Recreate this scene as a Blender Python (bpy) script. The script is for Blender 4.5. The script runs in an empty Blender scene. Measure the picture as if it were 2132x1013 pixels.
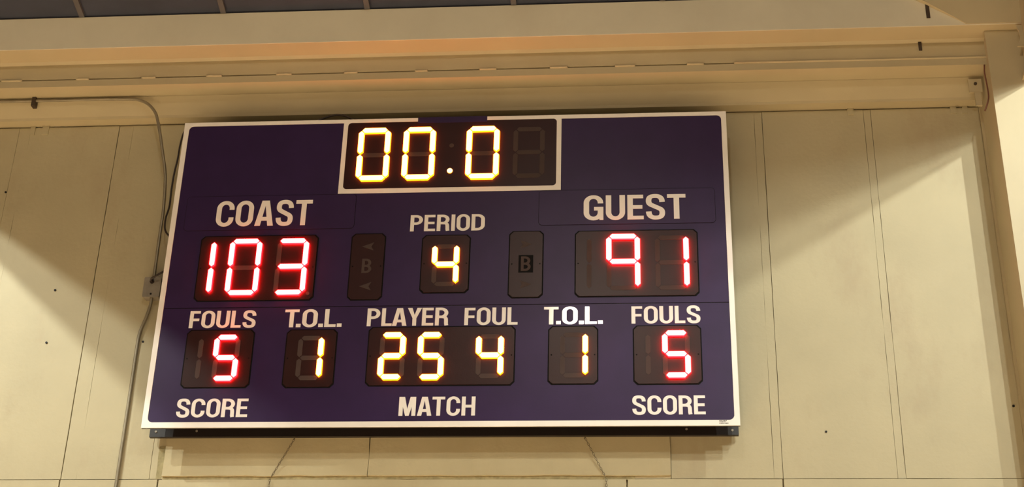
import bpy, math, random
from mathutils import Vector, Matrix
random.seed(7)
C = bpy.context.scene
COL = C.collection

# ------------------------------------------------------------------ camera, light, exposure
# World frame: X along the end wall, Y = 0 is the wall's face and the room lies at -Y, Z up, floor at 0.
cam = bpy.data.cameras.new('camera')
cam.sensor_fit = 'HORIZONTAL'; cam.sensor_width = 36.0; cam.lens = 3088.10406 / 2132 * 36.0
cam.clip_start = 0.05; cam.clip_end = 200
camo = bpy.data.objects.new('camera', cam); COL.objects.link(camo)
rt = Vector((0.99629301, 0.08222934, 0.02527006))
up = Vector((0.01459716, -0.45109191, 0.89235812))
fw = Vector((-0.08477714, 0.88868128, 0.45062003))
m = Matrix((rt, up, -fw)).transposed().to_4x4()
m.translation = Vector((0.92825, -6.50536, 1.61791))
camo.matrix_world = m
C.camera = camo

w = bpy.data.worlds.new('hall_air'); C.world = w; w.use_nodes = True
bg = w.node_tree.nodes['Background']
bg.inputs['Color'].default_value = (1.0, 0.72, 0.46, 1); bg.inputs['Strength'].default_value = 0.11

C.view_settings.view_transform = 'Standard'; C.view_settings.look = 'None'
C.view_settings.exposure = 0.0; C.view_settings.gamma = 1.0; C.view_settings.use_curve_mapping = False

def lamp(name, loc, power, radius, col=(1.0, 0.90, 0.70)):
    l = bpy.data.lights.new(name, 'POINT'); l.energy = power; l.shadow_soft_size = radius; l.color = col
    o = bpy.data.objects.new(name, l); COL.objects.link(o); o.location = loc
    return o
# high bay lamps of the hall: a row in the bay on either side of the scoreboard's bay, two out over the court
LC = (0.94, 0.96, 0.84)
lamp('bay_lamp_right_near', (3.49, -2.5, 6.34), 205, 0.02, LC)
lamp('bay_lamp_right_mid', (3.49, -5.0, 6.61), 450, 0.04, LC)
lamp('bay_lamp_right_far', (3.49, -8.0, 6.94), 520, 0.07, LC)
lamp('bay_lamp_left_near', (-3.77, -2.5, 6.52), 480, 0.02, LC)
lamp('bay_lamp_left_mid', (-3.97, -4.0, 6.757), 470, 0.03, LC)
lamp('court_lamp_centre', (0.41, -7.07, 7.5), 215, 0.15, (1.0, 0.89, 0.72))
lamp('court_lamp_far', (-3.5, -13.0, 8.0), 300, 0.2, (1.0, 0.89, 0.72))
# added unseen spots, aimed down so floor bounce brightens the beam soffits and wall
for i, (x, y) in enumerate([(-4, -2.3), (0, -2.3), (4, -2.3), (-4, -8), (0, -8), (4, -8)]):
    l = bpy.data.lights.new('added_bounce_lamp', 'SPOT'); l.energy = (3000 if y > -5 else 1700)*{-4: 1.45, 0: 1.0, 4: .8}[x]; l.spot_size = math.radians(62); l.spot_blend = .5; l.shadow_soft_size = .2; l.color = LC
    o = bpy.data.objects.new('added_bounce_lamp', l); COL.objects.link(o); o.location = (x, y, 6.0)

# ------------------------------------------------------------------ materials
def mat_base(name):
    mt = bpy.data.materials.new(name); mt.use_nodes = True
    return mt, mt.node_tree, mt.node_tree.nodes['Principled BSDF']
def surf(name, col, rough=0.5, metal=0.0, spec=0.5, vary=0.06, scale=6.0, bump=0.0, bscale=60.0, stain=None, stain_amt=0.0):
    mt, nt, b = mat_base(name)
    N, L = nt.nodes, nt.links
    tc = N.new('ShaderNodeTexCoord')
    n1 = N.new('ShaderNodeTexNoise'); n1.inputs['Scale'].default_value = scale; n1.inputs['Detail'].default_value = 6
    L.new(tc.outputs['Object'], n1.inputs['Vector'])
    r = N.new('ShaderNodeMapRange'); r.inputs['From Min'].default_value = .3; r.inputs['From Max'].default_value = .7
    r.inputs['To Min'].default_value = 1 - vary; r.inputs['To Max'].default_value = 1 + vary
    L.new(n1.outputs['Fac'], r.inputs['Value'])
    mx = N.new('ShaderNodeVectorMath'); mx.operation = 'SCALE'; mx.inputs[0].default_value = col[:3]
    L.new(r.outputs['Result'], mx.inputs['Scale'])
    out = mx.outputs['Vector']
    if stain:
        n2 = N.new('ShaderNodeTexNoise'); n2.inputs['Scale'].default_value = scale * .55; n2.inputs['Detail'].default_value = 9; n2.inputs['Roughness'].default_value = .7
        mp = N.new('ShaderNodeMapping'); mp.inputs['Location'].default_value = (3.1, 7.7, 1.3); mp.inputs['Scale'].default_value = (1.6, 1, .7)
        L.new(tc.outputs['Object'], mp.inputs['Vector']); L.new(mp.outputs['Vector'], n2.inputs['Vector'])
        r2 = N.new('ShaderNodeMapRange'); r2.inputs['From Min'].default_value = .52; r2.inputs['From Max'].default_value = .75
        r2.inputs['To Min'].default_value = 0; r2.inputs['To Max'].default_value = stain_amt
        L.new(n2.outputs['Fac'], r2.inputs['Value'])
        mm = N.new('ShaderNodeMix'); mm.data_type = 'RGBA'
        L.new(r2.outputs['Result'], mm.inputs[0]); L.new(out, mm.inputs[6]); mm.inputs[7].default_value = (*stain, 1)
        out = mm.outputs[2]
    L.new(out, b.inputs['Base Color'])
    b.inputs['Roughness'].default_value = rough; b.inputs['Metallic'].default_value = metal
    b.inputs['Specular IOR Level'].default_value = spec
    if bump:
        n3 = N.new('ShaderNodeTexNoise'); n3.inputs['Scale'].default_value = bscale; n3.inputs['Detail'].default_value = 5
        L.new(tc.outputs['Object'], n3.inputs['Vector'])
        bp = N.new('ShaderNodeBump'); bp.inputs['Strength'].default_value = bump; bp.inputs['Distance'].default_value = .004
        L.new(n3.outputs['Fac'], bp.inputs['Height']); L.new(bp.outputs['Normal'], b.inputs['Normal'])
    return mt
def glow(name, col, strength):
    mt, nt, b = mat_base(name)
    b.inputs['Base Color'].default_value = (.05, .05, .05, 1)
    b.inputs['Emission Color'].default_value = (*col, 1); b.inputs['Emission Strength'].default_value = strength
    return mt

WALL = surf('wall_paint', (.44, .39, .255), .55, spec=.35, vary=.06, scale=2.6, bump=.25, bscale=45, stain=(.36, .285, .185), stain_amt=.6)
JOINT = surf('wall_joint', (.30, .25, .15), .8, spec=.2, vary=.25, scale=14)
STEEL = surf('beam_paint', (.455, .39, .25), .5, spec=.35, vary=.05, scale=3, bump=.12, bscale=30, stain=(.43, .35, .21), stain_amt=.3)
PATCH = surf('patch_paint', (.46, .40, .255), .6, spec=.3, vary=.06, scale=4, bump=.3, bscale=50, stain=(.43, .35, .2), stain_amt=.45)
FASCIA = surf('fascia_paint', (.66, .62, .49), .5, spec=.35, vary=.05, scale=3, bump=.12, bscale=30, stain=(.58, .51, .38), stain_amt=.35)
ROUGH = surf('gap_shade_rough', (.32, .28, .16), .9, spec=.1, vary=.3, scale=25, bump=.6, bscale=80)  # dark olive for the board gaps, their shade put into the colour
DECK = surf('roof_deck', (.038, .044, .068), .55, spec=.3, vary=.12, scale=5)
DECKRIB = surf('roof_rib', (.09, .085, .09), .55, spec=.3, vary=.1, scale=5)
FLOOR = surf('floor_wood', (.66, .46, .29), .4, vary=.15, scale=3)
CABINET = surf('cabinet_black', (.012, .008, .008), .45, vary=.1)
WHITE = surf('frame_white', (.87, .84, .81), .45, spec=.4, vary=.03, scale=5)
NAVY = surf('navy_face', (.031, .0150, .064), .36, spec=.22, vary=.08, scale=8, bump=.04, bscale=150)
VINYL = surf('white_vinyl', (.90, .87, .85), .11, spec=.5, vary=.03, scale=9)
MODULE = surf('module_black', (.028, .010, .010), .32, spec=.21, vary=.08, scale=12, bump=.05, bscale=160)
GAP_DETAIL = surf('gap_shade_and_detail_black', (.004, .003, .003), .7, spec=.15)  # screws and dark details, also the painted gap shadow around the modules
OFFSEG = surf('segment_off', (.070, .050, .048), .7, spec=.1)
DARKMARK = surf('mark_dark', (.006, .005, .005), .6, spec=.3)
CONDUIT = surf('conduit_steel', (.25, .215, .15), .38, metal=.35, vary=.1, scale=20)
BOXGREY = surf('box_grey', (.26, .23, .19), .5, metal=.2, vary=.15, scale=20)
CABLE = surf('cable_black', (.03, .018, .014), .5, vary=.1)
REDWIRE = surf('wire_brown', (.16, .06, .035), .5)
CHAIN = surf('chain_steel', (.17, .14, .09), .4, metal=.6)
RUST = surf('strap_rust', (.05, .032, .02), .7)
RED_CORE = glow('led_red', (1.0, .105, .098), 12)
RED_HALO_RIM = glow('led_red_halo_rim', (1.0, .0012, .0025), 42)  # side-wall glow added to throw a bloom-like halo on the module
AMB_CORE = glow('led_amber', (1.0, .52, .115), 8)
AMB_HALO_RIM = glow('led_amber_halo_rim', (1.0, .17, .001), 12)  # same added halo glow for the amber segments

# ------------------------------------------------------------------ builders
WLOC = {}
def link(name, data, loc=(0, 0, 0), parent=None):
    o = bpy.data.objects.new(name, data); COL.objects.link(o)
    loc = Vector(loc); WLOC[o.name] = loc
    if parent is not None:
        o.parent = parent; o.location = loc - WLOC[parent.name]
    else:
        o.location = loc
    return o
def tag(o, label=None, cat=None, group=None, kind=None):
    if label: o['label'] = label
    if cat: o['category'] = cat
    if group: o['group'] = group
    if kind: o['kind'] = kind
    return o
class MB:
    """collects prisms, boxes, tubes in world coordinates"""
    def __init__(s): s.v = []; s.f = []; s.mi = []
    def add(s, vs, fs, mi=0):
        b = len(s.v); s.v += [tuple(v) for v in vs]; s.f += [tuple(b + i for i in f) for f in fs]; s.mi += [mi] * len(fs)
    def prism(s, poly, d0, d1, mi=0, side=None):
        """poly: outline in (X, Z), counterclockwise seen from the room; d0 back, d1 front distance from the wall"""
        n = len(poly)
        vs = [(x, -d1, z) for x, z in poly] + [(x, -d0, z) for x, z in poly]
        s.add(vs, [tuple(range(n))], mi)
        s.add(vs, [tuple(range(2 * n - 1, n - 1, -1))] + [(i, i + n, (i + 1) % n + n, (i + 1) % n) for i in range(n)], mi if side is None else side)
    def box(s, x0, x1, d0, d1, z0, z1, mi=0):
        s.prism([(x0, z0), (x1, z0), (x1, z1), (x0, z1)], d0, d1, mi)
    def ring(s, outer, inner, d0, d1, mi=0):
        """outer and inner outlines with the same number of points"""
        n = len(outer)
        vs = [(x, -d1, z) for x, z in outer] + [(x, -d1, z) for x, z in inner] + [(x, -d0, z) for x, z in outer] + [(x, -d0, z) for x, z in inner]
        fs = []
        for i in range(n):
            j = (i + 1) % n
            fs += [(i, j, n + j, n + i), (2*n + i, 2*n + j, j, i), (n + i, n + j, 3*n + j, 3*n + i), (3*n+i, 3*n+j, 2*n+j, 2*n+i)]
        s.add(vs, fs, mi)
    def tube(s, pts, r, n=10, mi=0, caps=True):
        pts = [Vector(p) for p in pts]; rings = []
        ref = Vector((0.3, 0.2, 1)).normalized(); u = None
        for i, p in enumerate(pts):
            t = (pts[min(i + 1, len(pts) - 1)] - pts[max(i - 1, 0)]).normalized()
            if u is None:
                u = t.cross(ref).normalized()
            u = (u - t * u.dot(t)).normalized(); v = t.cross(u)
            rings.append([p + (u * math.cos(a) + v * math.sin(a)) * r for a in [2 * math.pi * k / n for k in range(n)]])
        vs = [q for R in rings for q in R]; fs = []
        for i in range(len(pts) - 1):
            for k in range(n):
                k2 = (k + 1) % n
                fs.append((i*n + k, i*n + k2, (i+1)*n + k2, (i+1)*n + k))
        if caps:
            fs += [tuple(range(n - 1, -1, -1)), tuple(range((len(pts)-1)*n, len(pts)*n))]
        s.add(vs, fs, mi)
    def torus(s, c, axis, long, R, stretch, r, n=10, k=5):
        """chain link: loop of radius R stretched along 'long', in the plane square to 'axis'"""
        c = Vector(c); a = Vector(axis).normalized(); l = Vector(long).normalized(); b = a.cross(l)
        vs = []; fs = []
        for i in range(n):
            t = 2 * math.pi * i / n
            dirv = l * math.cos(t) + b * math.sin(t)
            q = c + dirv * R + l * (stretch if math.cos(t) > 0.01 else -stretch if math.cos(t) < -0.01 else 0)
            for j in range(k):
                p = 2 * math.pi * j / k
                vs.append(q + dirv * (r * math.cos(p)) + a * (r * math.sin(p)))
        for i in range(n):
            for j in range(k):
                fs.append((i*k + j, ((i+1) % n)*k + j, ((i+1) % n)*k + (j+1) % k, i*k + (j+1) % k))
        s.add(vs, fs)
    def cyl(s, c, r, d0, d1, n=16, mi=0, side=None):
        s.prism([(c[0] + r*math.cos(2*math.pi*i/n), c[1] + r*math.sin(2*math.pi*i/n)) for i in range(n)], d0, d1, mi, side)
    def mesh(s, name, mats, origin=(0, 0, 0), smooth=False):
        me = bpy.data.meshes.new(name); o = Vector(origin)
        me.from_pydata([tuple(Vector(v) - o) for v in s.v], [], s.f)
        for mt in (mats if isinstance(mats, (list, tuple)) else [mats]): me.materials.append(mt)
        for p, i in zip(me.polygons, s.mi):
            p.material_index = i; p.use_smooth = smooth
        import bmesh
        bm = bmesh.new(); bm.from_mesh(me); bmesh.ops.recalc_face_normals(bm, faces=bm.faces); bm.to_mesh(me); bm.free()
        me.update(); return me
    def build(s, name, mats, parent=None, loc=None, smooth=False):
        if loc is None:
            loc = WLOC[parent.name] if parent is not None else (0, 0, 0)
        return link(name, s.mesh(name, mats, loc, smooth), loc, parent)
def rrect(x0, x1, z0, z1, r, n=6, corners=(1, 1, 1, 1)):
    """rounded rectangle, counterclockwise from bottom left"""
    out = []
    cs = [(x0 + r, z0 + r, 180), (x1 - r, z0 + r, 270), (x1 - r, z1 - r, 0), (x0 + r, z1 - r, 90)]
    raw = [(x0, z0), (x1, z0), (x1, z1), (x0, z1)]
    for (cx, cz, a0), p, on in zip(cs, raw, corners):
        for i in range(n + 1):
            a = math.radians(a0 + 90 * i / n)
            out.append((cx + r*math.cos(a), cz + r*math.sin(a)) if on else p)
        if not on:
            out = out[:len(out) - n]
    return out
def chamfer(x0, x1, z0, z1, c):
    return [(x0 + c, z0), (x1 - c, z0), (x1, z0 + c), (x1, z1 - c), (x1 - c, z1), (x0 + c, z1), (x0, z1 - c), (x0, z0 + c)]
def smooth_path(pts, n=8):
    """Catmull-Rom through points"""
    P = [Vector(p) for p in pts]; P = [P[0]*2 - P[1]] + P + [P[-1]*2 - P[-2]]; out = []
    for i in range(1, len(P) - 2):
        for k in range(n):
            t = k / n
            out.append(0.5 * ((2*P[i]) + (P[i+1]-P[i-1])*t + (2*P[i-1]-5*P[i]+4*P[i+1]-P[i+2])*t*t + (3*P[i]-P[i-1]-3*P[i+1]+P[i+2])*t**3))
    out.append(P[-2]); return out

# ------------------------------------------------------------------ setting: floor, end wall, eave beam, frames, roof
b = MB(); b.add([(-9, .2, 0), (9, .2, 0), (9, -18, 0), (-9, -18, 0)], [(0, 3, 2, 1)])
tag(b.build('floor', FLOOR), 'varnished wooden floor of the hall', kind='structure')

b = MB(); b.box(-6.5, 5.5, -.25, -.014, 0, 6.25)
wall = tag(b.build('wall_back', JOINT), 'cream painted panelled end wall behind the scoreboard', kind='structure')
def rough_rect(x0, x1, z0, z1, j=.0012, step=.12):
    out = []
    def run(a, bb, fixed, horiz, sgn):
        k = max(1, int(abs(bb - a) / step))
        for i in range(k):
            t = a + (bb - a) * i / k
            e = random.uniform(-j, j)
            out.append((t, fixed + e) if horiz else (fixed + e, t))
    run(x0, x1, z0, True, 1); run(z0, z1, x1, False, 1); run(x1, x0, z1, True, 1); run(z1, z0, x0, False, 1)
    return out
# (left edge, right edge, kind, half gap at the left, half gap at the right)
spans = [(-6.45, -4.6, 'panel', .001, .001), (-4.6, -3.12, 'panel', .001, .001), (-2.92, -2.332, 'panel', .001, .0006), (-2.332, -2.27, 'batten', .0006, .0005), (-2.27, -1.787, 'panel', .0005, .0020),
         (-1.787, -1.712, 'batten', .0016, .0005), (-1.712, -1.362, 'panel', .0004, .0012), (-1.362, -.33, 'panel', .001, .001), (-.33, 1.062, 'panel', .001, .001), (1.062, 1.523, 'panel', .001, .0004),
         (1.523, 1.563, 'batten', .0004, .0014), (1.563, 2.07, 'panel', .0014, .0010), (2.07, 2.106, 'batten', .0008, .0010), (2.106, 2.64, 'panel', .0008, .001), (2.84, 4.2, 'panel', .001, .001), (4.2, 5.45, 'panel', .001, .001)]
for x0, x1, kind, ga, gb in spans:
    front = .0 if kind == 'panel' else -.0016
    b = MB(); b.prism(rough_rect(x0 + ga, x1 - gb, 3.713, 5.644, .0009), -.02, front); b.build(kind, WALL, wall)
    b = MB(); b.prism(rough_rect(x0 + ga, x1 - gb, .02, 3.668, .0009), -.02, front); b.build(kind, WALL, wall)
# horizontal rail under the panels, in lengths
for x0, x1 in [(-6.4, -1.79), (-1.787, -1.32), (-1.316, .86), (.863, 1.56), (1.563, 5.4)]:
    b = MB(); b.prism(rough_rect(x0 + .002, x1 - .002, 3.6705, 3.7095, .0012), -.02, .002); b.build('rail', WALL, wall)
# boards let in behind the scoreboard
for x0, x1 in [(-1.30, -.331), (-.329, 1.060)]:
    b = MB(); b.prism(rough_rect(x0, x1, 3.726, 5.0, .003, .08), -.01, .012); b.build('backing_board', PATCH, wall)
b = MB(); b.prism(rough_rect(-1.330, -1.302, 3.716, 3.872, .004, .03), -.01, .001)  # dark strips put in for the shaded gap and its rough paint
b.prism(rough_rect(-1.30, .90, 3.7085, 3.724, .0028, .05), -.01, .001)
tag(b.build('gap_shade_strip', ROUGH, wall), 'rough olive strip for the shaded gap along the boards')
for x, z in [(-1.978, 4.692), (-1.974, 4.408), (-1.488, 4.408), (2.615, 4.052), (-2.338, 5.257), (1.768, 3.933)]:
    b = MB(); rr = random.uniform(.005, .0075); b.cyl((x, z), rr, -.005, .004, 9)
    tag(b.build('nail_head', DARKMARK, wall), 'dark nail head')
# little paint-filled tabs bridging the seam under the beam
for x0, x1, z0 in [(-2.27, -2.245, 5.60), (-2.205, -2.17, 5.60), (1.992, 2.022, 5.615), (2.50, 2.53, 5.61), (2.56, 2.585, 5.61)]:
    b = MB(); b.box(x0, x1, -.01, .006, z0, 5.652); b.build('seam_tab', WALL, wall)

# eave beam: stepped cold-formed section running the length of the wall
BX0, BX1 = -6.4, 5.4
beam = tag(link('trim_1', None, (0, -.11, 5.65)), 'cream painted stepped steel eave beam above the scoreboard', kind='structure')
b = MB(); pr = [(-.01, 5.652), (.058, 5.652), (.062, 5.666), (.113, 5.752), (-.01, 5.752)]
b.add([(x, -d, z) for x in (BX0, BX1) for d, z in pr], [(0, 1, 2, 3, 4), (9, 8, 7, 6, 5)] + [(i, (i+1) % 5, (i+1) % 5 + 5, i + 5) for i in range(5)])
b.build('lower_web', STEEL, beam)
b = MB()
b.add([(x, -d, z) for x in (BX0, BX1) for d, z in [(.0, 5.7535), (.222, 5.7535), (.222, 5.793), (0, 5.793)]], [(0, 1, 5, 4), (1, 2, 6, 5), (2, 3, 7, 6), (3, 0, 4, 7), (0, 3, 2, 1), (4, 5, 6, 7)])
b.build('middle_flange', STEEL, beam)
b = MB()
prof = [(0, 5.8005), (.2225, 5.8005), (.2225, 5.888), (.238, 5.90), (.348, 5.90), (.348, 6.05), (.33, 6.05), (.33, 5.95), (0, 5.95)]
n = len(prof)
b.add([(x, -d, z) for x in (BX0, BX1) for d, z in prof], [tuple(range(n)), tuple(range(2*n - 1, n - 1, -1))] + [(i, (i+1) % n, (i+1) % n + n, i + n) for i in range(n)])
b.build('upper_web', STEEL, beam)
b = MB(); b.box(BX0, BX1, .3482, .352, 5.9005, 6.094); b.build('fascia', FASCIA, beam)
b = MB(); b.box(BX0, BX1, .0, .204, 5.7925, 5.801); b.build('slot_back', JOINT, beam)
welds = [(-6.4, -2.40), (-2.372, -2.261), (-1.97, -1.902), (-1.622, -1.548), (-1.28, -1.197), (-.912, -.831), (-.559, -.489), (-.191, -.127), (.139, .225), (.496, .586), (.824, .927), (1.185, 1.27), (1.42, 5.4)]
for x0, x1 in welds:
    b = MB(); pts = [(x0 + (x1 - x0)*t/6, -.2225 - random.uniform(0, .002), 5.797 + random.uniform(-.0008, .0008)) for t in range(7)]
    b.tube(pts, .0058, 8); b.build('weld_bead', STEEL, beam, smooth=True)

b = MB(); b.prism([(2.93, 5.755), (2.93, 5.885), (2.775, 5.885), (2.787, 5.85), (2.790, 5.82), (2.783, 5.79), (2.770, 5.762)][::-1], .353, .362); b.build('splice_plate', STEEL, beam)

# columns and rafters of the frames either side of the bay
def column(name, x0, x1, label):
    r = tag(link(name, None, (x0, -.15, 0)), label, kind='structure')
    b = MB(); b.box(x0, x1, .282, .30, 0, 5.898); b.build('front_flange', STEEL, r)
    xm = (x0 + x1)/2
    b = MB(); b.box(xm - .006 if x0 < 0 else x0 + .012, xm + .006 if x0 < 0 else x0 + .024, .02, .282, 0, 5.898); b.build('web', STEEL, r)
    b = MB(); b.box(x0, x1, 0, .02, 0, 5.66); b.build('back_flange', STEEL, r)
    return r
column('trim_2', 2.64, 2.84, 'cream steel column at the right end of the bay')
column('trim_3', -3.12, -2.92, 'cream steel column at the left end of the bay')
def rafter(name, x0, x1, zq, label, edge):
    r = tag(link(name, None, ((x0 + x1)/2, -.35, zq)), label, kind='structure')
    # lower flange from the column out over the court, rising; deep web up to the deck
    d0, d1 = .302, 12.0; mz = .15
    def slab(xa, xb, lo, hi, nm):
        b = MB(); vs = []
        for x in (xa, xb):
            for d in (d0, d1):
                vs += [(x, -d, lo(d)), (x, -d, hi(d))]
        b.add(vs, [(0, 1, 3, 2), (4, 6, 7, 5), (0, 2, 6, 4), (1, 5, 7, 3), (0, 4, 5, 1), (2, 3, 7, 6)])
        b.build(nm, STEEL, r)
    low = lambda d: zq + mz*d
    slab(x0, x1, low, lambda d: low(d) + .02, 'lower_flange')
    xm = (x0 + x1)/2
    slab(xm - .008, xm + .008, lambda d: low(d) + .0205, lambda d: 6.085 + .25*(d - .35) if d > .35 else 6.07, 'web')
    return r
rafter('trim_4', 2.785, 2.845, 5.56, 'cream steel roof rafter at the right end of the bay', 1)
rafter('trim_5', -3.12, -2.95, 5.57, 'cream steel roof rafter at the left end of the bay', -1)
b = MB()
pl = [(2.545, 5.905), (3.0, 5.905), (3.0, 6.10), (2.245, 6.10)]
vs = [(x, -(.358 + (z - 5.905)*.15), z) for x, z in pl] + [(x, -(.353 + (z - 5.905)*.0), z) for x, z in pl]
b.add(vs, [(0, 1, 2, 3), (7, 6, 5, 4)] + [(i, i + 4, (i+1) % 4 + 4, (i+1) % 4) for i in range(4)])
tag(b.build('trim_6', STEEL), 'cream steel gusset plate at the top of the right column', kind='structure')

# roof deck seen as a dark strip along the top
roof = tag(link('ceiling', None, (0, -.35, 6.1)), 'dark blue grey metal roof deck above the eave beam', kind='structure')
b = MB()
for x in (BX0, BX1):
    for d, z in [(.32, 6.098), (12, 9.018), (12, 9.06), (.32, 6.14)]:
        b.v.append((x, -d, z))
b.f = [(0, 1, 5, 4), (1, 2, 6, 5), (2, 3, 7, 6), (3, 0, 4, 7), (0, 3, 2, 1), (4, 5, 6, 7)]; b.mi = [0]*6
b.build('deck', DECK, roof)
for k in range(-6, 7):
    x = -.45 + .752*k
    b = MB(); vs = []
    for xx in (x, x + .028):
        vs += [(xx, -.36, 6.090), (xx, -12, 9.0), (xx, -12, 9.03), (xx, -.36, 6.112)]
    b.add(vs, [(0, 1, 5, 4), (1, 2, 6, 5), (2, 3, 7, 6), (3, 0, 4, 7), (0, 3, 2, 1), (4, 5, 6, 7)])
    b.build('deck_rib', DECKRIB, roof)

# ------------------------------------------------------------------ lettering outlines (condensed bold capitals, cap height 1)
SX, SY = .180, .145
def ribbon(pts, sx=SX, sy=SY, closed=False):
    """constant-width stroke along a centre line, as a strip of quads; sx, sy: upright and level stroke widths"""
    P = [Vector((p[0], p[1])) for p in pts]; L = []; R = []
    for i, p in enumerate(P):
        if closed: t = (P[(i+1) % len(P)] - P[i-1]).normalized()
        else: t = (P[min(i+1, len(P)-1)] - P[max(i-1, 0)]).normalized()
        nx, ny = -t.y, t.x
        L.append((p.x + nx*sx/2, p.y + ny*sy/2)); R.append((p.x - nx*sx/2, p.y - ny*sy/2))
    if closed: L.append(L[0]); R.append(R[0])
    return ('strip', L, R)
def arc(cx, cy, rx, ry, a0, a1, n=8):
    return [(cx + rx*math.cos(math.radians(a0 + (a1-a0)*i/n)), cy + ry*math.sin(math.radians(a0 + (a1-a0)*i/n))) for i in range(n + 1)]
def bez(p0, p1, p2, p3, n=9):
    out = []
    for i in range(n + 1):
        t = i/n; q = 1 - t
        out.append(tuple(q**3*a + 3*q*q*t*bb + 3*q*t*t*c + t**3*d for a, bb, c, d in zip(p0, p1, p2, p3)))
    return out
def R(x0, x1, y0, y1): return ('poly', [(x0, y0), (x1, y0), (x1, y1), (x0, y1)])
def glyph(ch):
    s, t = SX, SY; o = .012
    if ch in 'OCG':
        wd = .64; xl, xr = s/2, wd - s/2; cx = wd/2; rx = (xr - xl)/2; ry = .235; yt, yb = 1 + o - t/2, -o + t/2
        top = arc(cx, yt - ry, rx, ry, 0, 180, 14); bot = arc(cx, yb + ry, rx, ry, 180, 360, 14)
        if ch == 'O':
            return wd, [ribbon(top + bot, closed=True)]
        if ch == 'C':
            return wd, [ribbon([(xr, .655)] + top + bot + [(xr, .355)])]
        return wd + .01, [ribbon([(xr, .67)] + top + bot[:11] ), ribbon(bot[9:] ), R(.34, wd + .005, .385, .53), R(wd - .125, wd + .005, 0, .53), R(wd - s, wd, .2, .53)]
    if ch == 'S':
        wd = .62; xl, xr = s/2, wd - s/2; c = wd/2; yt = 1 + o - t/2; yb = -o + t/2
        top = bez((xr, .69), (xr, .86), (c + .14, yt), (c, yt)) + bez((c, yt), (c - .15, yt), (xl, .90), (xl, .735))[1:] + bez((xl, .735), (xl, .585), (c - .12, .575), (c, .50))[1:]
        bot = [(wd - x, 1 - y) for x, y in reversed(top)]
        return wd, [ribbon(top + bot[1:], s, t*1.08)]
    if ch == 'T': return .60, [R(0, .60, 1 - t, 1), R(.30 - s/2, .30 + s/2, 0, 1 - t + .01)]
    if ch == 'E': return .53, [R(0, s, 0, 1), R(s - .01, .52, 1 - t, 1), R(s - .01, .49, .43, .43 + t), R(s - .01, .53, 0, t)]
    if ch == 'F': return .50, [R(0, s, 0, 1), R(s - .01, .50, 1 - t, 1), R(s - .01, .465, .41, .41 + t)]
    if ch == 'L': return .48, [R(0, s, 0, 1), R(s - .01, .48, 0, t)]
    if ch == 'I': return s, [R(0, s, 0, 1)]
    if ch == 'H': return .64, [R(0, s, 0, 1), R(.64 - s, .64, 0, 1), R(s - .01, .64 - s + .01, .42, .42 + t)]
    if ch == '.': return .20, [R(0, .20, 0, .19)]
    if ch == 'U':
        wd = .63; xl, xr = s/2, wd - s/2; yb = -o + t/2
        return wd, [ribbon([(xl, 1), (xl, .6)] + arc(wd/2, yb + .235, (xr-xl)/2, .235, 180, 360, 14) + [(xr, .6), (xr, 1)])]
    if ch == 'D':
        wd = .64; xr = wd - s/2
        return wd, [R(0, s, 0, 1), ribbon([(s - .02, 1 - t/2), (.28, 1 - t/2)] + arc(.28, 1 - t/2 - .24, xr - .28, .24, 90, 0, 9) + arc(.28, t/2 + .24, xr - .28, .24, 0, -90, 9) + [(s - .02, t/2)])]
    if ch in 'PR':
        wd = .60; xr = wd - s/2; y1 = 1 - t/2; y0 = .40 + t/2
        if ch == 'R': y0 = .41 + t/2
        ry = (y1 - y0)/2
        parts = [R(0, s, 0, 1), ribbon([(s - .02, y1), (.27, y1)] + arc(.27, (y0+y1)/2, xr - .27, ry, 90, -90, 14) + [(s - .02, y0)])]
        if ch == 'R':
            parts.append(ribbon(bez((.27, y0), (xr, y0), (xr - .01, .40), (xr, .26)) + [(xr + .005, .1), (xr + .025, 0)], s*.98, t))
            wd += .02
        return wd, parts
    if ch == 'B':
        wd = .62; xr = wd - s/2
        def bowl(y0, y1, x): return ribbon([(s - .02, y1), (.27, y1)] + arc(.27, (y0+y1)/2, x - .27, (y1-y0)/2, 90, -90, 12) + [(s - .02, y0)])
        return wd, [R(0, s, 0, 1), bowl(.5, 1 - t/2, xr - .03), bowl(t/2, .5, xr)]
    if ch == 'A':
        wd = .68; c = wd/2; a = .135
        l = [(0, 0), (.205, 0), (c, .80), (c, 1), (c - a, 1)]
        return wd, [('poly', l), ('poly', [(wd - x, y) for x, y in reversed(l)]), R(.15, wd - .15, .20, .35)]
    if ch == 'Y':
        wd = .66; c = wd/2
        l = [(0, 1), (c - s/2, .42), (c, .40), (c, .60), (.215, 1)]
        return wd, [('poly', l), ('poly', [(wd - x, y) for x, y in reversed(l)]), R(c - s/2, c + s/2, 0, .43)]
    if ch == 'M':
        wd = .80; c = wd/2
        l = [(0, 0), (.19, 0), (.19, .72), (.10, 1), (0, 1)]
        dg = [(.05, 1), (.27, 1), (c, .36), (c, 0), (c - .085, 0)]
        return wd, [('poly', l), ('poly', [(wd - x, y) for x, y in reversed(l)]), ('poly', list(reversed(dg))), ('poly', [(wd - x, y) for x, y in dg])]
    return .3, []
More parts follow.
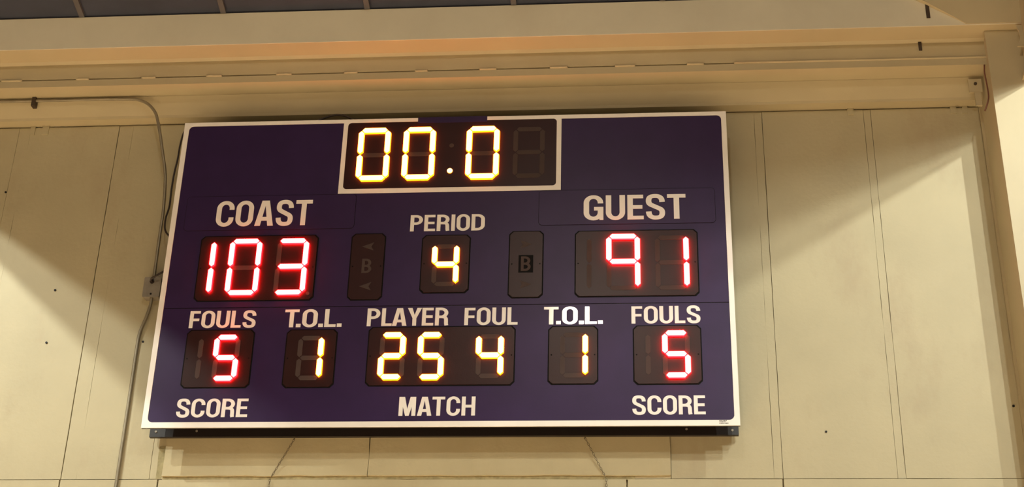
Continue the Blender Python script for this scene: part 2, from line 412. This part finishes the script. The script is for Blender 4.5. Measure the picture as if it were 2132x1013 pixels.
def lettering(mb, text, u0, u1, v0, v1, d, gap=.075, th=.0008):
    """fills the box u0..u1, v0..v1 (board coordinates) with the word"""
    gs = [glyph(c) for c in text]; tot = 0; xs = []
    for i, (wd, p) in enumerate(gs):
        g = 0 if i == 0 else gap
        if i and (text[i] == '.' or text[i-1] == '.'): g = .05
        if i and text[i] == '.' and text[i-1] == 'T': g = -.10
        if i and text[i] == '.' and text[i-1] == 'L': g = .05
        if i and text[i-1] + text[i] in ('AY', 'LA', 'YE', 'AT'): g = .02 if text[i-1]+text[i] != 'LA' else .01
        tot += g; xs.append(tot); tot += wd
    kx = (u1 - u0)/tot; kz = v1 - v0; cnt = 0
    for (wd, parts), x in zip(gs, xs):
        for p in parts:
            cnt += 1; e = d + th + cnt % 5 * .00006
            f = lambda q: (u0 + (x + q[0])*kx - 1.37, v0 + q[1]*kz + 3.9)
            if p[0] == 'poly':
                mb.prism([f(q) for q in p[1]], d, e)
            else:
                L, Rr = [f(q) for q in p[1]], [f(q) for q in p[2]]; n = len(L)
                vs = [(x_, -e, z_) for x_, z_ in L + Rr] + [(x_, -d, z_) for x_, z_ in L + Rr]
                fs = []
                for i in range(n - 1):
                    fs += [(i, n + i, n + i + 1, i + 1), (i, i + 1, 2*n + i + 1, 2*n + i), (n + i, 3*n + i, 3*n + i + 1, n + i + 1)]
                mb.add(vs, fs)

# ------------------------------------------------------------------ scoreboard
D = .18                 # face plane, distance from the wall
def X(u): return u - 1.37
def Z(v): return v + 3.9
W, H = 2.74, 1.641
sb = tag(link('scoreboard', None, (0, -.1075, 3.9)), 'wide navy electronic scoreboard with red and amber digits and a white border on the wall', 'scoreboard')
b = MB(); b.box(X(.10), X(W - .10), .0352, .166, Z(.10), Z(H - .06)); b.build('cabinet', CABINET, sb)
b = MB(); b.box(X(.0), X(W), .1662, D - .004, Z(0), Z(H)); b.build('face_backing', CABINET, sb)
b = MB(); b.ring([(X(0), Z(0)), (X(W), Z(0)), (X(W), Z(H)), (X(0), Z(H))], [(X(.099), Z(.099)), (X(W - .099), Z(.099)), (X(W - .099), Z(H - .059)), (X(.099), Z(H - .059))], .035, .056)
b.build('rear_frame', CABINET, sb)
for z in (Z(.25), Z(1.35)):
    b = MB(); b.box(X(.1), X(W - .1), .0125, .0345, z, z + .05); b.build('mounting_rail', CABINET, sb)
# white border, with rounded inner corners
b = MB(); rI = .024
inn = rrect(X(.0255), X(W - .0245), Z(.0262), Z(1.6205), rI, 6)
out = []
for (sx, sz) in [(0, 0), (W, 0), (W, H), (0, H)]: out += [(X(sx), Z(sz))]*7
cs = [(X(.0255) + rI, Z(.0262) + rI), (X(W - .0245) - rI, Z(.0262) + rI), (X(W - .0245) - rI, Z(1.6205) - rI), (X(.0255) + rI, Z(1.6205) - rI)]
out = []
lim = (X(0), X(W), Z(0), Z(H))
for i, (x, z) in enumerate(inn):
    k = i // 7; j = i % 7
    cx = lim[0] if k in (0, 3) else lim[1]; cz = lim[2] if k in (0, 1) else lim[3]
    # sweep along the outer edges so that the quads stay simple
    if k == 0: out.append((cx, z) if j < 3 else ((cx, cz) if j == 3 else (x, cz)))
    if k == 1: out.append((x, cz) if j < 3 else ((cx, cz) if j == 3 else (cx, z)))
    if k == 2: out.append((cx, z) if j < 3 else ((cx, cz) if j == 3 else (x, cz)))
    if k == 3: out.append((x, cz) if j < 3 else ((cx, cz) if j == 3 else (cx, z)))
b.ring(out, inn, D - .0038, D + .002)
border = tag(b.build('border', WHITE, sb), 'white border with rounded inner corners')
b = MB(); b.prism(rrect(X(1.2022), X(1.5525), Z(1.610), Z(1.6435), .002, 2), D - .003, D + .0032); tag(b.build('centre_tab', NAVY, sb), 'navy strip crossing the top border')
# face panels
g = .0022
b = MB(); b.prism(rrect(X(.0265), X(W - .0255), Z(.6055), Z(1.6195), .022, 6, (0, 0, 1, 1)), D - .0038, D); b.build('face_panel', NAVY, sb)
b = MB(); b.prism(rrect(X(.0265), X(W - .0255), Z(.0272), Z(.6012), .022, 6, (1, 1, 0, 0)), D - .0038, D); b.build('face_panel', NAVY, sb)
for u0, u1 in [(.070, .918), (1.822, 2.668)]:
    b = MB(); b.prism(rrect(X(u0 - .0018), X(u1 + .0018), Z(1.0195), Z(1.2118), .02), D, D + .0006); gk = b.build('name_plate', [GAP_DETAIL], sb)
    b = MB(); b.prism(rrect(X(u0), X(u1), Z(1.0215), Z(1.2095), .018), D + .0006, D + .0022); b.build('plate_face', NAVY, gk)
PL = D + .0022
# clock window with its white frame
b = MB()
ci = rrect(X(.8475), X(1.9025), Z(1.2388), Z(1.6203), .018, 6)
co = []
lim2 = (X(.825), X(1.926), Z(1.214), Z(1.6208))
for i, (x, z) in enumerate(ci):
    k = i // 7; j = i % 7
    cx = lim2[0] if k in (0, 3) else lim2[1]; cz = lim2[2] if k in (0, 1) else lim2[3]
    if k % 2 == 0: co.append((cx, z) if j < 3 else ((cx, cz) if j == 3 else (x, cz)))
    else: co.append((x, cz) if j < 3 else ((cx, cz) if j == 3 else (cx, z)))
b.ring(co, ci, D, D + .0019); tag(b.build('clock_frame', WHITE, sb), 'white frame around the game clock')

def module(u0, u1, v0, v1, label, c=.017, gk=.0058, top=.0045):
    b = MB(); b.prism(chamfer(X(u0 - gk), X(u1 + gk), Z(v0 - gk), Z(v1 + gk), c + .001), D, D + .0008);  # black margin painted in for the gap shadow around the module
    mo = b
    mo.prism(chamfer(X(u0), X(u1), Z(v0), Z(v1), c), D + .0008, D + top, 1)
    o = tag(mo.build('digit_module', [GAP_DETAIL, MODULE], sb), label)
    for u in (u0 + .011, u1 - .011):
        b = MB(); b.cyl((X(u), Z((v0 + v1)/2)), .0035, D + top, D + top + .001, 8); b.build('screw', GAP_DETAIL, o)
    return o, D + top

SEGMESH = {}
def seg_mesh(kind, length, t, lit):
    key = (kind, round(length, 4), round(t, 4), lit)
    if key in SEGMESH: return SEGMESH[key]
    h = t/2; e = length/2; c = t*.46
    def hexa(k):   # k shrinks towards the axis
        hh = h*k; ee = e - h*(1 - k)
        p = [(-ee, 0), (-ee + c*k, -hh), (ee - c*k, -hh), (ee, 0), (ee - c*k, hh), (-ee + c*k, hh)]
        return p if kind == 'h' else [(-y, x) for x, y in p]
    b = MB()
    if lit is None:
        b.prism(hexa(1), 0, .0012); me = b.mesh('segment_off', [OFFSEG])
    else:
        o, i = hexa(1.0), hexa(.90); n = 6
        vs = [(x, 0, z) for x, z in o] + [(x, -.0125, z) for x, z in o] + [(x, -.0130, z) for x, z in i]
        b.add(vs, [(j, (j+1) % n, (j+1) % n + n, j + n) for j in range(n)] + [(j + n, (j+1) % n + n, (j+1) % n + 2*n, j + 2*n) for j in range(n)], 1)  # raised glowing sides, shaped to cast the halo
        b.add(vs, [tuple(range(2*n, 3*n))], 0)
        me = b.mesh('segment_lit', [RED_CORE, RED_HALO_RIM] if lit == 'r' else [AMB_CORE, AMB_HALO_RIM])
    SEGMESH[key] = me; return me
ON = {'0': 'abcdef', '1': 'bc', '2': 'abged', '3': 'abgcd', '4': 'fgbc', '5': 'afgcd', '9': 'abfgc', ' ': ''}
def digit(mod, d, u0, u1, v0, v1, ch, colour, tl=.0275, tu=.0225, only=None):
    """seven-segment digit in the box; every segment a piece of its own"""
    t = tl; wd, ht = u1 - u0, v1 - v0
    xa, xb = u0 + t*.54, u1 - t*.54; za, zm, zb = v0 + t*.54, (v0 + v1)/2, v1 - t*.54
    gap = t*.085
    S = {'a': ('h', (xa+xb)/2, zb, xb - xa - 2*gap), 'g': ('h', (xa+xb)/2, zm, xb - xa - 2*gap), 'd': ('h', (xa+xb)/2, za, xb - xa - 2*gap),
         'f': ('v', xa, (zm+zb)/2, zb - zm - 2*gap), 'b': ('v', xb, (zm+zb)/2, zb - zm - 2*gap),
         'e': ('v', xa, (zm+za)/2, zm - za - 2*gap), 'c': ('v', xb, (zm+za)/2, zm - za - 2*gap)}
    for k, (kind, x, z, ln) in S.items():
        if only and k not in only: continue
        lit = k in ON[ch]
        me = seg_mesh(kind, ln if lit else ln - .002, tl if lit else tu, colour if lit else None)  # lit segments widened to take in the bloom
        link('segment', me, (X(x), -d, Z(z)), mod)
def one(mod, d, u0, u1, v0, v1, lit, colour, tl=.0265, tu=.0225):
    x = (u0 + u1)/2; za, zm, zb = v0 + tl*.54, (v0+v1)/2, v1 - tl*.54
    for a, bb in ((za, zm), (zm, zb)):
        me = seg_mesh('v', bb - a - tl*.17, tl if lit else tu, colour if lit else None)
        link('segment', me, (X(x), -d, Z((a+bb)/2)), mod)

# game clock: window plate
b = MB(); b.prism(rrect(X(.8475), X(1.9025), Z(1.2388), Z(1.6203), .018, 6), D, D + .0012)
clock = tag(b.build('clock_module', MODULE, sb), 'black game clock window reading 00.0'); d = D + .0012
for (u0, u1, v0, v1), ch in [((.9055, 1.0735, 1.2770, 1.5830), '0'), ((1.134, 1.301, 1.2775, 1.5830), '0'), ((1.4515, 1.6215, 1.2765, 1.5805), '0'), ((1.683, 1.8485, 1.2805, 1.5785), ' ')]:
    digit(clock, d, u0 + .001, u1 - .001, v0 + .001, v1 - .001, ch, 'y', .0285, .0235)
b = MB(); b.cyl((X(1.3766), Z(1.3309)), .0135, d, d + .004, 18, 0, 1); b.build('decimal_point', [AMB_CORE, AMB_HALO_RIM], clock)
b = MB(); b.cyl((X(1.379), Z(1.4764)), .012, d, d + .0012, 18); b.build('decimal_point', OFFSEG, clock)

mo, d = module(.172, .746, .6415, .983, 'black score module reading 103')
one(mo, d, .2245, .2535, .6615, .9645, True, 'r', .0275)
digit(mo, d, .3165, .4805, .6605, .9655, '0', 'r'); digit(mo, d, .5480, .7115, .6595, .9640, '3', 'r')
b = MB(); b.cyl((X(.722), Z(.672)), .009, d, d + .0012, 14); b.build('decimal_point', OFFSEG, mo)
mo, d = module(2.002, 2.575, .6415, .982, 'black score module reading 91')
one(mo, d, 2.051, 2.079, .6655, .9585, False, 'r')
digit(mo, d, 2.144, 2.3085, .6665, .9615, '9', 'r'); digit(mo, d, 2.374, 2.538, .6650, .9570, '1', 'r')
mo, d = module(1.264, 1.490, .671, .971, 'black period module reading 4')
digit(mo, d, 1.3115, 1.4455, .6985, .9265, '4', 'y', .0265)
mo, d = module(.164, .482, .198, .484, 'black fouls module reading 5 on the left')
one(mo, d, .222, .2465, .2225, .4575, False, 'r')
digit(mo, d, .2985, .4270, .2215, .4585, '5', 'r')
mo, d = module(.645, .879, .1965, .481, 'black time-out module on the left reading 1')
digit(mo, d, .6975, .8270, .2255, .4545, '1', 'y', .0265)
mo, d = module(1.036, 1.7185, .202, .490, 'black player foul module reading 25 and 4')
digit(mo, d, 1.0860, 1.2140, .2230, .4625, '2', 'y'); digit(mo, d, 1.2680, 1.3960, .2215, .4615, '5', 'y'); digit(mo, d, 1.5400, 1.6730, .2285, .4550, '4', 'y')
mo, d = module(1.881, 2.102, .204, .4855, 'black time-out module on the right reading 1')
digit(mo, d, 1.9285, 2.0625, .2285, .4590, '1', 'y', .0265)
mo, d = module(2.2727, 2.576, .201, .4845, 'black fouls module reading 5 on the right')
one(mo, d, 2.3235, 2.3485, .2265, .4575, False, 'r')
digit(mo, d, 2.3985, 2.5310, .2220, .4590, '5', 'r')
def bonus(u0, u1, v0, v1, sgn, boxed, label):
    mo, d = module(u0, u1, v0, v1, label)
    c = (u0 + u1)/2
    for vv in (.918, .706):
        b = MB(); pts = [(-.029, 0), (.029, -.022), (.016, 0), (.029, .022)]
        b.prism([(X(c + sgn*-1*x if sgn > 0 else c + x), Z(vv + y)) for x, y in pts], d, d + .001); b.build('arrow', OFFSEG, mo)
    if boxed:
        b = MB(); b.box(X(c - .035), X(c + .035), d, d + .0008, Z(.768), Z(.860)); b.build('letter_window', GAP_DETAIL, mo)
        d += .0008
    b = MB(); lettering(b, 'B', c - .0235, c + .0235, .776, .852, d, th=.001); b.build('letter', OFFSEG, mo)
bonus(.918, 1.0765, .639, .985, -1, False, 'black bonus and possession module on the left, unlit')
bonus(1.686, 1.842, .641, .986, 1, True, 'black bonus and possession module on the right, unlit')

for text, u0, u1, v0, v1, dd, where in [
        ('COAST', .226, .704, 1.0415, 1.1810, PL, 'team name COAST'), ('GUEST', 2.038, 2.5285, 1.0440, 1.1780, PL, 'team name GUEST'),
        ('PERIOD', 1.196, 1.560, .9990, 1.0875, D, 'word PERIOD'), ('FOULS', .161, .4835, .4994, .5876, D, 'word FOULS on the left'),
        ('T.O.L.', .622, .8985, .4985, .5903, D, 'letters T.O.L. on the left'), ('PLAYER', 1.0185, 1.4055, .5002, .5918, D, 'word PLAYER'),
        ('FOUL', 1.4805, 1.7315, .5006, .5890, D, 'word FOUL'), ('T.O.L.', 1.8545, 2.129, .5000, .5892, D, 'letters T.O.L. on the right'),
        ('FOULS', 2.262, 2.580, .4999, .5875, D, 'word FOULS on the right'), ('SCORE', .156, .4925, .0508, .1410, D, 'word SCORE on the left'),
        ('MATCH', 1.1964, 1.5480, .0530, .1446, D, 'word MATCH'), ('SCORE', 2.2610, 2.5890, .0534, .1438, D, 'word SCORE on the right')]:
    b = MB(); lettering(b, text, u0, u1, v0, v1, dd); tag(b.build('lettering', VINYL, sb), 'white ' + where)
# screws on the underside lip and small maker's mark on the border
for u, v in [(.030, .026), (.225, .028), (2.505, .028), (2.712, .022)]:
    b = MB(); b.cyl((X(u), Z(v)), .0055, .056, .059, 10); b.build('screw', BOXGREY, sb)
b = MB()
for v, ln in [(.0205, .030), (.0150, .026), (.0085, .036)]:
    x = 2.648
    while x < 2.648 + ln:
        ww = random.uniform(.003, .006); b.box(X(x), X(x + ww), D + .002, D + .0024, Z(v), Z(v + .0035)); x += ww + .0015
tag(b.build('maker_mark', DARKMARK, sb), 'tiny dark printed maker mark')

# ------------------------------------------------------------------ conduit, box, cables, chains, straps
b = MB()
cp = smooth_path([(-4.6, -.1225, 5.739), (-3.0, -.1225, 5.737), (-2.2, -.1225, 5.735), (-1.76, -.1225, 5.7345), (-1.64, -.124, 5.718), (-1.565, -.126, 5.655), (-1.528, -.124, 5.56),
                  (-1.495, -.108, 5.42), (-1.470, -.085, 5.29), (-1.463, -.060, 5.12), (-1.466, -.048, 4.98), (-1.468, -.040, 4.85), (-1.469, -.034, 4.735)], 8)
b.tube(cp, .0080, 12)
con = b.build('conduit', CONDUIT, None, (-1.47, -.034, 4.73), smooth=True)
tag(con, 'thin cream steel conduit bending from the beam down to the grey junction box', 'conduit')
b = MB(); b.box(-2.232, -2.212, .100, .1335, 5.700, 5.785); b.cyl((-2.222, 5.775), .006, .13, .136, 10); b.build('pipe_strap', RUST, con)
b = MB()
cp = smooth_path([(-1.466, -.034, 4.632), (-1.467, -.030, 4.595), (-1.482, -.022, 4.53), (-1.506, -.014, 4.45), (-1.511, -.0095, 4.36), (-1.511, -.0085, 4.1), (-1.511, -.0115, 3.72), (-1.511, -.0115, 3.60), (-1.511, -.0085, 3.0), (-1.511, -.0085, 2.0)], 8)
b.tube(cp, .0080, 12)
tag(b.build('conduit', CONDUIT, None, (-1.511, -.009, 2.0), smooth=True), 'thin steel conduit dropping from under the grey junction box down the wall', 'conduit')
jb = tag(link('junction_box', None, (-1.466, 0, 4.63)), 'small grey steel junction box beside the left edge of the scoreboard', 'junction box')
b = MB(); b.prism(rrect(-1.507, -1.425, 4.628, 4.732, .006, 3), .0005, .048); b.build('body', BOXGREY, jb)
b = MB(); b.prism(rrect(-1.509, -1.423, 4.626, 4.734, .006, 3), .0482, .0515); b.build('cover', BOXGREY, jb)
for z in (4.642, 4.718):
    b = MB(); b.cyl((-1.466, z), .005, .0516, .054, 10); b.build('screw', DARKMARK, jb)
b = MB(); b.cyl((-1.468, 4.708), .011, .0516, .058, 14); b.build('grommet', CABLE, jb)
b = MB(); b.tube(smooth_path([(-1.468, -.058, 4.708), (-1.466, -.075, 4.712), (-1.440, -.088, 4.722), (-1.405, -.088, 4.745), (-1.369, -.088, 4.768)], 6), .005, 8)
tag(b.build('cable', CABLE, None, (-1.468, -.058, 4.708), smooth=True), 'short black cable from the junction box to the scoreboard', 'cable')
b = MB(); b.tube(smooth_path([(-1.370, -.08, 5.573), (-1.385, -.08, 5.572), (-1.407, -.08, 5.545), (-1.417, -.08, 5.47), (-1.419, -.08, 5.392), (-1.428, -.075, 5.31), (-1.432, -.07, 5.22), (-1.430, -.07, 5.12), (-1.438, -.075, 5.05), (-1.432, -.08, 4.985), (-1.405, -.085, 4.945), (-1.369, -.09, 4.915)], 8), .0048, 8)
tag(b.build('cable', CABLE, None, (-1.36, -.09, 4.91), smooth=True), 'loose wavy black cable down the left edge of the scoreboard', 'cable')
b = MB(); b.tube(smooth_path([(-.72, -.14, 5.542), (-.690, -.14, 5.563), (-.645, -.14, 5.585), (-.595, -.14, 5.596), (-.548, -.14, 5.586), (-.505, -.14, 5.560), (-.485, -.14, 5.542)], 6), .0052, 8)
tag(b.build('cable', CABLE, None, (-.6, -.14, 5.545), smooth=True), 'dark cable looping over the top edge of the scoreboard', 'cable')

def chain(top, mid, low, label):
    top, mid, low = Vector(top), Vector(mid), Vector(low)
    root = tag(link('chain', None, top), label, 'chain', None)
    b = MB(); i = 0
    for p, q in ((top, mid), (mid, low)):
        dv = q - p; n = int(dv.length / .0125); t = dv.normalized()
        side = t.cross(Vector((0, 1, 0))).normalized(); fr = t.cross(side).normalized()
        for k in range(n):
            b.torus(p + t*(.0125*(k + .5)), side if i % 2 else fr, t, .0036, .0030, .0013, 10, 5); i += 1
    b.build('links', CHAIN, root, smooth=True)
    b = MB(); b.tube(smooth_path([(top.x + .001, top.y, 3.8995), (top.x + .001, top.y, 3.896), top + Vector((0, 0, .004)), top - Vector((.004, 0, .004))], 4), .003, 8); b.build('hook', CHAIN, root, smooth=True)
    b = MB(); b.cyl((low.x, low.z), .006, .0, .022, 10); b.build('eye_bolt', CHAIN, root)
    return root
chain((-.678, -.050, 3.889), (-.783, -.016, 3.708), (-.789, -.014, 3.60), 'thin steel chain slanting down under the left half of the scoreboard')
chain((.674, -.050, 3.889), (.768, -.016, 3.708), (.773, -.014, 3.60), 'thin steel chain slanting down under the right half of the scoreboard')

b = MB(); b.box(2.358, 2.376, .3525, .3565, 5.945, 6.06); tag(b.build('hanger_strap', RUST, None, (2.367, -.3525, 5.945)), 'dark rusty strap on the upper face of the eave beam by the gusset plate', 'strap')
b = MB(); b.box(2.331, 2.347, .2245, .229, 5.842, 5.899); tag(b.build('hanger_strap', RUST, None, (2.34, -.2245, 5.842)), 'dark rusty strap below the beam lip, under the other strap', 'strap')
b = MB(); b.tube(smooth_path([(2.638, -.225, 5.749), (2.633, -.226, 5.70), (2.636, -.226, 5.64), (2.637, -.226, 5.57), (2.628, -.226, 5.53), (2.610, -.224, 5.485)], 6), .0038, 8)
tag(b.build('wire', REDWIRE, None, (2.638, -.225, 5.75), smooth=True), 'brown wire hanging in front of the right column under the eave beam', 'wire')
br = tag(link('bracket', None, (2.6, 0, 5.56)), 'small painted angle bracket in the corner of wall and right column', 'bracket')
b = MB(); b.box(2.575, 2.638, .1145, .1285, 5.655, 5.73); b.box(2.59, 2.62, .06, .1145, 5.69, 5.72); b.build('plate', STEEL, br)
b = MB(); b.box(2.598, 2.628, .118, .128, 5.575, 5.654); b.build('tongue', STEEL, br)
b = MB(); b.cyl((2.607, 5.70), .008, .129, .136, 10); b.build('bolt', RUST, br)
